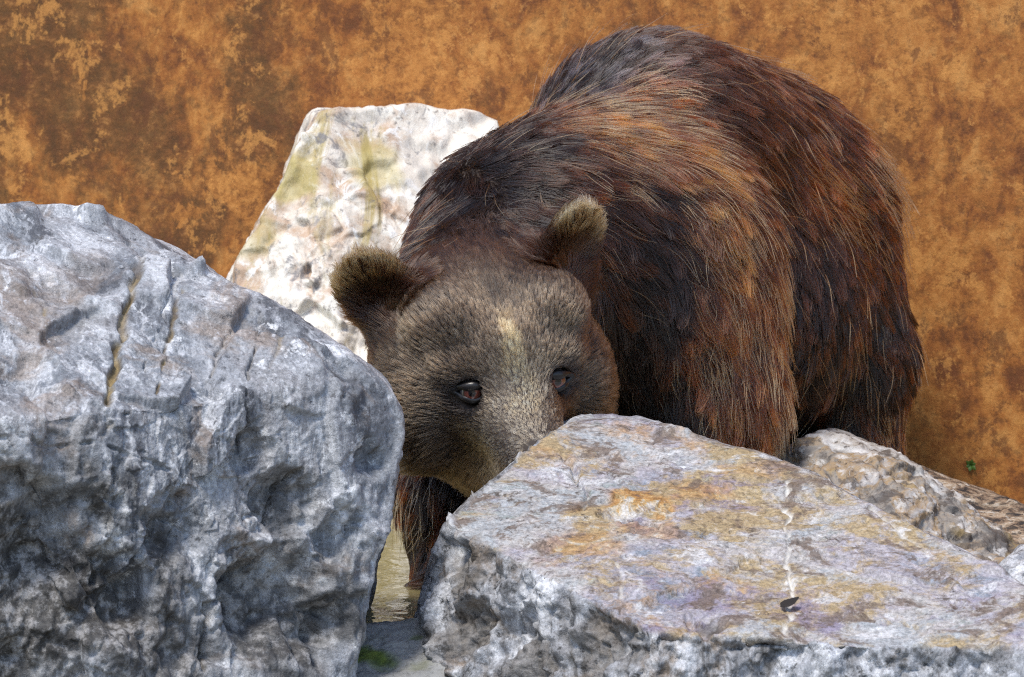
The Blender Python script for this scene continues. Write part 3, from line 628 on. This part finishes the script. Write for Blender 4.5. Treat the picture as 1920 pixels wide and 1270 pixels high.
for k, sx in ((0, -1), (1, 1)):
    gz = hf * 0.80 + hs * sx * 0.30 + vd * 0.45; gz /= np.linalg.norm(gz); up = hu - gz * (hu @ gz); up /= np.linalg.norm(up)
    M = np.stack([np.cross(gz, up), gz, up], 1); c = EYES[k] + hf * 0.001; r_ = 0.0190
    prof = [(max(1e-5, r_ * math.sin(t)), r_ * math.cos(t)) for t in np.linspace(0, math.pi, 17)]
    V, F = lathe(prof, 28, np.eye(3), np.zeros(3)); F = [f[::-1] for f in F]
    o = mesh_obj('eye', V, F, eye_m, parent=bear); o.location = Vector(c) - bear.location
    o.rotation_euler = __import__('mathutils').Matrix(M.tolist()).to_euler()
    # almond-shaped lids: a swept ring, drawn out towards the nose
    V = []; F = []; nu, nv = 40, 10
    for i in range(nu):
        a = 2 * math.pi * i / nu; ca, sa = math.cos(a), math.sin(a)
        inner = max(0, -sx * ca); ex = 0.0180 * ca * (1 + 0.55 * inner ** 2); ez = (0.0118 if sa < 0 else 0.0100) * sa * (1 - 0.35 * inner)
        yy = math.sqrt(max(0.0, (r_ + 0.001) ** 2 - min(ex * ex + ez * ez, r_ ** 2))) * 0.9 + 0.001
        for j in range(nv):
            b = 2 * math.pi * j / nv; rad = 0.0048 + 0.0028 * max(0, sa)
            V.append(M @ A((ex + rad * math.cos(b) * ca * 1.2, yy + rad * math.sin(b) * 0.9 - 0.002, ez + rad * math.cos(b) * sa)))
    for i in range(nu):
        for j in range(nv): F.append((i * nv + j, ((i + 1) % nu) * nv + j, ((i + 1) % nu) * nv + (j + 1) % nv, i * nv + (j + 1) % nv))
    l = mesh_obj('eyelid', np.array(V) , F, lid_m); l.parent = o
    l.rotation_euler = (0, 0, 0); me = l.data
    co = np.array(V) @ M; me.vertices.foreach_set('co', co.astype(np.float32).ravel()); me.update()
nose_v, nose_f = icos(4)
nv_ = nose_v * A((0.034, 0.022, 0.024)); nv_[:, 2] -= 0.006 * (np.abs(nv_[:, 0]) < 0.004) * (nv_[:, 1] > 0)
for s in (-1, 1):
    dd = np.linalg.norm(nv_ - A((s * 0.014, 0.019, -0.003)), axis=1); nv_[:, 1] -= 0.010 * sstep(0.009, 0.003, dd)
o = mesh_obj('nose', (nv_ @ HM.T) + H(0, 0.272, -0.050), nose_f, mat_plain('bear_nose_skin', (0.02, 0.018, 0.018), 0.4), parent=bear, origin=H(0, 0.272, -0.050))

# ------------------------------------------------------------------ fur
bvh = BVHTree.FromPolygons([tuple(v) for v in BV], [tuple(map(int, f)) for f in BF])
def hit(px, py):
    d = ray(px, py); h, n, i, t = bvh.ray_cast(Vector(CAM), Vector(d))
    if h is None:
        best = None
        for Y in np.linspace(7.9, 9.2, 14):
            q = bvh.find_nearest(Vector(W(px, py, Y)))
            if best is None or q[3] < best[3]: best = q
        h, n = best[0], best[1]
    return np.array(h), np.array(n)
def srgb(r, g, b):
    f = lambda x: x / 12.92 if x <= 0.04045 else ((x + 0.055) / 1.055) ** 2.4
    return A((f(r / 255), f(g / 255), f(b / 255)))
BLACK, DARK, BROWN, RED, GOLD, STRAW, GREYB = srgb(24, 17, 15), srgb(50, 28, 18), srgb(84, 43, 23), srgb(142, 62, 25), srgb(190, 96, 38), srgb(214, 154, 94), srgb(74, 70, 74)
# where on the coat: pixel, growth direction in the picture, length, root, tip
G = [(850, 300, -0.5, 0.9, .050, BLACK, DARK), (800, 420, -0.5, 1, .050, BLACK, BROWN), (770, 500, -.4, 1, .045, BLACK, DARK), (880, 380, -0.2, 1, .055, BLACK, BLACK), (930, 230, -0.1, -0.8, .060, BLACK, BLACK),
     (960, 280, 0.9, 0.1, .055, BLACK, BLACK), (900, 450, 0.1, 1, .045, BLACK, DARK), (765, 545, -.4, 0.8, .035, BLACK, DARK), (1060, 470, 0.6, 0.6, .04, BLACK, DARK), (1000, 330, 1, 0.15, .065, BLACK, DARK), (1000, 410, 1, 0.2, .060, BLACK, DARK), (1040, 230, 0.9, -0.1, .055, DARK, BROWN),
     (1100, 160, 0.6, -0.75, .045, BLACK, GREYB), (1160, 100, 0.6, -0.8, .045, BLACK, GREYB), (1220, 75, 0.8, -0.4, .050, DARK, GREYB), (1120, 240, 1, 0.0, .065, DARK, GOLD), (1120, 330, 1, 0.2, .070, DARK, RED),
     (1110, 420, 1, 0.25, .065, BLACK, BROWN), (1200, 200, 1, 0.15, .065, DARK, RED), (1220, 280, 0.9, 0.4, .075, BROWN, GOLD), (1220, 380, 0.8, 0.5, .075, BLACK, BROWN), (1200, 480, 0.8, 0.5, .070, BLACK, DARK),
     (1300, 100, 1, 0.15, .055, DARK, BROWN), (1400, 110, 1, 0.25, .050, DARK, BROWN), (1500, 150, 0.9, 0.4, .045, DARK, BROWN), (1330, 190, 1, 0.3, .065, DARK, BROWN), (1310, 300, 0.7, 0.7, .080, BROWN, GOLD),
     (1440, 230, 0.9, 0.45, .055, DARK, BROWN), (1400, 330, 0.7, 0.6, .065, DARK, BROWN), (1310, 420, 0.45, 0.9, .080, DARK, GOLD), (1270, 520, 0.5, 0.8, .075, BLACK, BROWN), (1200, 600, 0.4, 0.8, .065, BLACK, DARK),
     (1180, 700, 0.3, 0.9, .060, BLACK, DARK), (1350, 540, 0.3, 1, .080, BROWN, GOLD), (1330, 660, 0.25, 1, .080, DARK, RED), (1260, 760, 0.2, 1, .065, BLACK, DARK), (1390, 740, 0.15, 1, .080, BROWN, GOLD),
     (1390, 820, 0.05, 1, .080, DARK, GOLD), (1440, 440, 0.4, 0.9, .065, DARK, RED), (1430, 600, 0.15, 1, .070, DARK, RED), (1460, 720, 0.0, 1, .070, DARK, RED), (1560, 260, 0.8, 0.5, .045, DARK, BROWN),
     (1560, 350, 0.75, 0.35, .045, BROWN, RED), (1640, 330, 0.8, 0.5, .045, DARK, RED), (1580, 430, 0.7, 0.5, .050, DARK, BROWN), (1660, 450, 0.5, 0.8, .045, DARK, BROWN), (1560, 530, 0.3, 0.9, .055, BLACK, DARK),
     (1640, 580, 0.4, 0.9, .055, BLACK, BROWN), (1540, 650, 0.1, 1, .060, BLACK, BROWN), (1620, 700, 0.25, 1, .060, BLACK, BROWN), (1700, 690, 0.5, 0.9, .050, BLACK, BROWN), (1560, 800, 0.0, 1, .060, BLACK, DARK),
     (1660, 800, 0.1, 1, .055, DARK, RED), (840, 950, -0.2, 1, .050, BLACK, DARK), (800, 950, -0.3, 1, .055, BLACK, RED), (840, 1050, -0.15, 1, .055, BLACK, DARK)]
GP = []; GD = []; GA = []
for px, py, dx, dy, ln, c0, c1 in G:
    h, n = hit(px, py); d = RIGHT * dx - UPV * dy; d /= np.linalg.norm(d); GP.append(h); GD.append(d); GA.append(np.concatenate([[ln], c0, c1]))
GP, GD, GA = map(np.array, (GP, GD, GA))

# area-weighted roots on the body surface
T = np.vstack([BF[:, [0, 1, 2]], BF[:, [0, 2, 3]]]); a_, b_, c_ = BV[T[:, 0]], BV[T[:, 1]], BV[T[:, 2]]
ar = 0.5 * np.linalg.norm(np.cross(b_ - a_, c_ - a_), axis=1); cen = (a_ + b_ + c_) / 3
fnorm = (BN[T[:, 0]] + BN[T[:, 1]] + BN[T[:, 2]]); fnorm /= np.linalg.norm(fnorm, axis=1, keepdims=True)
hq = toH(cen)
def headness(q):            # 1 on the face, 0 on neck and trunk
    return sstep(-0.125, -0.075, q[:, 1] + 0.35 * np.clip(q[:, 2], 0, .1)) * np.maximum(sstep(0.30, 0.22, np.linalg.norm(q, axis=1)), (q[:, 1] > 0.03) & (np.linalg.norm(q, axis=1) < 0.36))
def ear1(P, k):
    e = (P - EARC[k]) @ EARM[k]; return sstep(0.085, 0.068, np.linalg.norm(e - A((0, 0, 0.015)), axis=1)) * sstep(-0.028, 0.0, e[:, 2])
def earness(P): 
    return np.maximum(*[ear1(P, k) for k in (0, 1)])
hd = np.maximum(headness(hq), earness(cen))
face_view = np.einsum('ij,ij->i', fnorm, CAM - cen) / np.linalg.norm(CAM - cen, axis=1)
vis = np.where(face_view > -0.35, 1.0, 0.12) * np.where(cen[:, 2] < -0.06, 0.1, 1)
def roots(n, wt):
    p = ar * wt; p /= p.sum(); i = RNG.choice(len(T), n, p=p); u = RNG.random((n, 2)); fl = u.sum(1) > 1; u[fl] = 1 - u[fl]
    P = a_[i] + u[:, :1] * (b_[i] - a_[i]) + u[:, 1:] * (c_[i] - a_[i])
    w0 = 1 - u.sum(1, keepdims=True); N = BN[T[i, 0]] * w0 + BN[T[i, 1]] * u[:, :1] + BN[T[i, 2]] * u[:, 1:]
    return P, N / np.linalg.norm(N, axis=1, keepdims=True)
def unit(v): return v / np.maximum(np.linalg.norm(v, axis=1, keepdims=True), 1e-9)
def tang(d, N): return unit(d - N * np.einsum('ij,ij->i', d, N)[:, None])

def coat_fields(P):
    D = np.zeros((len(P), 3)); Aa = np.zeros((len(P), 7))
    for s in range(0, len(P), 40000):
        q = P[s:s + 40000]; d2 = ((q[:, None, :] - GP[None]) ** 2).sum(-1); wt = 1 / (d2 + 0.0012) ** 2.2; wt /= wt.sum(1, keepdims=True)
        D[s:s + 40000] = wt @ GD; Aa[s:s + 40000] = wt @ GA
    return D, Aa
def strands(P, N, dirs, ln, lift, curl, droop, nseg, seed, wave=0.0):
    """points along each hair: starts partly off the skin, lies down along its growth direction"""
    n = len(P); pts = np.zeros((n, nseg, 3)); pts[:, 0] = P - N * 0.0005; d0 = unit(dirs + N * lift[:, None]); side = np.cross(N, dirs)
    r1 = curl * RNG.normal(size=(n, 1)); ph = RNG.random(n) * 6.28; st = ln / (nseg - 1)
    for k in range(1, nseg):
        t = k / (nseg - 1)
        d = unit(d0 * 1.0 + dirs * (0.9 * t) * (1 - droop) - N * (0.55 * t * lift)[:, None] + side * r1 * t + side * (wave * np.sin(ph + 7 * t))[:, None] + A((0, 0, -1)) * droop * t)
        pts[:, k] = pts[:, k - 1] + d * st[:, None]
    return pts
def clump(pts, P, cell_n, amt, seed):
    n = len(P); g = RNG.choice(n, max(8, n // cell_n), replace=False); kd = KDTree(len(g))
    for j, i in enumerate(g): kd.insert(P[i], j)
    kd.balance(); near = np.array([kd.find(p)[1] for p in P]); gi = g[near]; nseg = pts.shape[1]; am = amt * (0.4 + 0.6 * RNG.random(n))
    same = np.linalg.norm(P - P[gi], axis=1) < 0.03
    for k in range(1, nseg):
        t = (k / (nseg - 1)) ** 1.4; wv = (am * t * same)[:, None]; pts[:, k] = pts[:, k] * (1 - wv) + pts[gi, k] * wv
    return pts, near

def hair_mat():
    m = bpy.data.materials.new('bear_hair'); m.use_nodes = True; t = m.node_tree; t.nodes.clear(); out = t.nodes.new('ShaderNodeOutputMaterial')
    h = t.nodes.new('ShaderNodeBsdfHairPrincipled'); h.model = 'CHIANG'; h.parametrization = 'COLOR'
    hi = t.nodes.new('ShaderNodeHairInfo'); a = t.nodes.new('ShaderNodeAttribute'); b = t.nodes.new('ShaderNodeAttribute'); a.attribute_name = 'root_colour'; b.attribute_name = 'tip_colour'
    rp = t.nodes.new('ShaderNodeValToRGB'); rp.color_ramp.elements[0].position = 0.25; rp.color_ramp.elements[1].position = 0.95
    mx = t.nodes.new('ShaderNodeMix'); mx.data_type = 'RGBA'
    t.links.new(hi.outputs['Intercept'], rp.inputs[0]); t.links.new(rp.outputs[0], mx.inputs[0]); t.links.new(a.outputs['Color'], mx.inputs[6]); t.links.new(b.outputs['Color'], mx.inputs[7])
    t.links.new(mx.outputs[2], h.inputs['Color']); h.inputs['Roughness'].default_value = 0.24; h.inputs['Radial Roughness'].default_value = 0.5; h.inputs['Coat'].default_value = 0.0
    t.links.new(h.outputs[0], out.inputs[0]); return m
hair_m = hair_mat()
def make_fur(name, pts, r0, r1, c0, c1, label=None):
    n, s, _ = pts.shape; hc = bpy.data.hair_curves.new(name); hc.add_curves([s] * n)
    off = np.array(bear.location)
    hc.attributes['position'].data.foreach_set('vector', (pts - off).astype(np.float32).ravel())
    t = np.linspace(0, 1, s)[None, :]; rad = (r0[:, None] * (1 - t ** 1.5) + r1[:, None] * t ** 1.5)
    ra = hc.attributes.get('radius') or hc.attributes.new('radius', 'FLOAT', 'POINT'); ra.data.foreach_set('value', rad.astype(np.float32).ravel())
    for nm, c in (('root_colour', c0), ('tip_colour', c1)):
        at = hc.attributes.new(nm, 'FLOAT_COLOR', 'CURVE'); at.data.foreach_set('color', np.concatenate([np.clip(c, 0.002, 1), np.ones((n, 1))], 1).astype(np.float32).ravel())
    hc.materials.append(hair_m); o = bpy.data.objects.new(name, hc); col.objects.link(o); o.parent = bear
    return o
def vary(c, n, amt): return c * np.exp(RNG.normal(size=(n, 1)) * amt)

# --- body coat
n = 190000
P, N = roots(n, (1 - hd) * vis)
D, Aa = coat_fields(P); Dt = tang(D + 0.35 * np.stack([pnoise(P * 16, 200 + k) for k in range(3)], -1) + 0.20 * RNG.normal(size=(n, 3)), N)
ln = Aa[:, 0] * (0.5 + 0.65 * RNG.random(n))
pts = strands(P, N, Dt, ln, 0.30 + 0.25 * RNG.random(n), 0.22, 0.12, 6, 1, 0.14)
pts, near = clump(pts, P, 34, 0.95, 2)
lock = RNG.random(near.max() + 1)[near]; lock2 = RNG.normal(size=near.max() + 1)[near]
patch = fbm(P * 9, 3, 210)
tipmix = sstep(0.50, 0.85, lock + 0.30 * patch + 0.12 * RNG.normal(size=n))[:, None]
c0 = vary(Aa[:, 1:4] * 0.75, n, 0.2) * np.exp(0.25 * lock2)[:, None]
c1 = vary(Aa[:, 4:7] * tipmix + Aa[:, 1:4] * 0.9 * (1 - tipmix), n, 0.2) * np.exp(0.25 * lock2)[:, None]
make_fur('fur', pts, np.full(n, 0.00058), np.full(n, 0.00020), c0, c1)
# --- long pale guard hairs
n = 9000
P, N = roots(n, (1 - hd) * np.where(face_view > -0.1, 1, 0) * (cen[:, 2] > 0.1))
D, Aa = coat_fields(P); keep = RNG.random(n) < np.clip((Aa[:, 4] - 0.06) * 4, 0.05, 1); P, N, D, Aa = P[keep], N[keep], D[keep], Aa[keep]; n = len(P)
Dt = tang(D + 0.25 * RNG.normal(size=(n, 3)), N)
pts = strands(P, N, Dt, 0.05 + 0.05 * RNG.random(n), 0.42 + 0.2 * RNG.random(n), 0.3, 0.10, 8, 3, 0.25)
pts, _ = clump(pts, P, 5, 0.7, 4)
make_fur('guard_hair', pts, np.full(n, 0.00060), np.full(n, 0.00022), vary(np.tile(RED, (n, 1)), n, 0.3), vary(np.tile(STRAW, (n, 1)), n, 0.25))
# --- face
n = 150000
eyed = np.minimum(*[np.linalg.norm(cen - EYES[k], axis=1) for k in (0, 1)])
P, N = roots(n, hd * vis * (eyed > 0.024) * (np.linalg.norm(cen - H(0, 0.272, -0.050), axis=1) > 0.032) * (1 + 0.6 * (hq[:, 1] > 0.08)))
q = toH(P); en = earness(P); ed = np.stack([np.linalg.norm(P - EYES[k], axis=1) for k in (0, 1)], 1).min(1)
nose = H(0, 0.27, -0.03); D = unit(P - nose); D = D + 0.6 * hs[None] * (np.sign(q[:, 0]) * sstep(0.0, 0.06, np.abs(q[:, 0])) * sstep(0.06, -0.06, q[:, 2]))[:, None] - A((0, 0, 1)) * (0.8 * sstep(-0.02, -0.10, q[:, 2]))[:, None]
for k in (0, 1):
    wk = ear1(P, k)[:, None]
    D = D * (1 - wk) + wk * (unit(P - (EARC[k] - EARM[k][:, 2] * 0.035)) * 1.4)
Dt = tang(D + 0.20 * np.stack([pnoise(P * 22, 300 + k) for k in range(3)], -1), N)
muz = sstep(0.10, 0.18, q[:, 1]); low = sstep(-0.03, -0.12, q[:, 2]); crown = sstep(0.02, -0.07, q[:, 1]) * sstep(0.0, 0.06, q[:, 2])
wide = sstep(0.085, 0.13, np.abs(q[:, 0]))
ln = (0.016 + 0.010 * wide + 0.016 * low + 0.014 * crown) * (1 - 0.62 * muz) * (0.7 + 0.5 * RNG.random(n)); ln = ln * (1 - en) + en * 0.032 * (0.7 + 0.5 * RNG.random(n)); ln *= 0.35 + 0.65 * sstep(0.020, 0.040, ed)
TAUPE, TDARK, TAN, GREY, CROWN = srgb(103, 83, 63), srgb(27, 20, 16), srgb(196, 154, 102), srgb(152, 130, 103), srgb(56, 37, 25)
def lerp(a, b, t): return a * (1 - t[:, None]) + b * t[:, None]
pt = fbm(P * 16, 3, 320); fine = fbm(P * 55, 2, 321)
c1 = np.tile(TAUPE, (n, 1)); c1 = lerp(c1, np.tile(CROWN, (n, 1)), crown * 0.9); c1 = lerp(c1, np.tile(GREY, (n, 1)), muz * 0.85 * sstep(0.075, 0.03, np.abs(q[:, 0])))
c1 = lerp(c1, np.tile(TDARK, (n, 1)), np.clip(0.75 * low * sstep(0.1, 0.04, q[:, 1]) + 0.1, 0, 1))
stripe = sstep(0.016, 0.002, np.abs(q[:, 0] + 0.014 * fbm(P * 30, 3, 5)) - 0.12 * np.clip(q[:, 1] - 0.09, 0, 0.08)) * sstep(0.070, 0.120, q[:, 1]) * sstep(0.25, 0.17, q[:, 1]) * (q[:, 2] > -0.06)
c1 = lerp(c1, np.tile(TAN, (n, 1)), stripe * 0.85)
groove = sstep(0.022, 0.004, np.abs(q[:, 0])) * sstep(0.09, 0.05, q[:, 1]) * sstep(-0.03, 0.03, q[:, 1]); c1 = lerp(c1, np.tile(TDARK, (n, 1)), 0.7 * groove)
ed2 = np.min([np.linalg.norm((q - toH(EYES[k])[None] - A(((0.007 if k == 0 else -0.007), 0, -0.006))) * A((0.85, 1, 1.0)), axis=1) for k in (0, 1)], axis=0)
dk = np.clip(1.1 * sstep(0.050, 0.028, ed2) + 0.45 * sstep(0.15, 0.4, fine) * (1 - stripe), 0, 1); c1 = lerp(c1, np.tile(BLACK, (n, 1)), dk * 0.92)
nearear = np.max([sstep(0.105, 0.070, np.linalg.norm(P - EARC[k], axis=1)) for k in (0, 1)], axis=0); c1 = lerp(c1, np.tile(CROWN, (n, 1)), 0.85 * nearear)
ez = np.max([ear1(P, k) * sstep(0.005, 0.045, np.linalg.norm((P - EARC[k]) @ EARM[k][:, [0, 2]] - A((0, 0.010)), axis=1)) * sstep(0.010, 0.040, (P - EARC[k]) @ EARM[k][:, 2]) for k in (0, 1)], axis=0)
c1 = lerp(c1, np.tile(CROWN * 0.7, (n, 1)), en); c1 = lerp(c1, np.tile(srgb(190, 154, 104), (n, 1)), ez * sstep(0.0, 0.5, RNG.random(n)))
c0 = np.tile(TDARK, (n, 1)); c0 = lerp(c0, np.tile(DARK, (n, 1)), crown); c0 = lerp(c0, np.tile(DARK, (n, 1)), en); c0 = lerp(c0, c1 * 0.7, np.maximum(muz, stripe)); c0 = lerp(c0, np.tile(BLACK, (n, 1)), dk)
pts = strands(P, N, Dt, ln, 0.42 + 0.25 * RNG.random(n) + 0.5 * en + 0.25 * wide, 0.18, 0.04, 5, 5)
pts, near = clump(pts, P, 14, 0.7, 6); lk = np.exp(0.38 * RNG.normal(size=near.max() + 1)[near])[:, None]; c1 = c1 * lk; c0 = c0 * lk ** 0.5
make_fur('face_fur', pts, np.full(n, 0.00036), np.full(n, 0.00010), vary(c0, n, 0.2), vary(c1, n, 0.22))

# ================================================================== SMALL THINGS
def twig():
    q = SL.at_px(1478, 1134); n = SL.N0[np.argmin(np.linalg.norm(SL.P0 - q, axis=1))]; V = []; F = []
    for i, (x, y, z, wd) in enumerate([(-0.015, 0.004, 0.002, .006), (-0.008, 0.0, 0.004, .012), (0.0, -0.002, 0.005, .013), (0.009, 0.002, 0.007, .010), (0.017, 0.006, 0.013, .001)]):
        for s in (-1, 1):
            for h in (0, 0.0018): V.append(q - n * 0.004 + 0.75 * A((x, y + s * wd * 0.8 + h, z * 0.6 + s * wd * 0.35 + 0.2 * x + h)) + n * 0.003)
    for i in range(4):
        a = 4 * i; b = a + 4; F += [(a, b, b + 2, a + 2), (a + 1, a + 3, b + 3, b + 1), (a, a + 1, b + 1, b), (a + 2, b + 2, b + 3, a + 3)]
    F += [(0, 2, 3, 1), (16, 17, 19, 18)]
    tag(mesh_obj('dry_leaf', V, F, mat_plain('dead_leaf', (0.014, 0.010, 0.008), 0.8), origin=q, smooth=False), 'small dark dead leaf lying on the flat pastel slab', 'leaf')
twig()
def weed():
    d = ray(1820, 872); dv = (WR - WL); nn = A((-dv[1], dv[0], 0)); t = (nn @ (A((WL[0], WL[1], 0)) - CAM)) / (nn @ d); q = CAM + d * t
    root = bpy.data.objects.new('wall_weed', None); col.objects.link(root); root.location = q; gm = mat_plain('weed_leaf', (0.07, 0.14, 0.02), 0.5)
    tag(root, 'tiny green weed sprouting from the rusty wall beside the striated rock', 'plant')
    for k in range(6):
        a = k * 1.05 + 0.3; dr = A((math.cos(a), -0.5 - 0.1 * (k % 3), math.sin(a))); dr /= np.linalg.norm(dr); sd = np.cross(dr, (0, 1, 0.2)); sd /= np.linalg.norm(sd); L_ = 0.010 + 0.002 * (k % 3)
        V = [q, q + dr * L_ * .5 + sd * .004, q + dr * L_, q + dr * L_ * .5 - sd * .004, q + dr * L_ * .5 - A((0, 0.003, 0))]
        mesh_obj('leaf', V, [(0, 1, 4), (1, 2, 4), (2, 3, 4), (3, 0, 4)], gm, parent=root, origin=q)
weed()
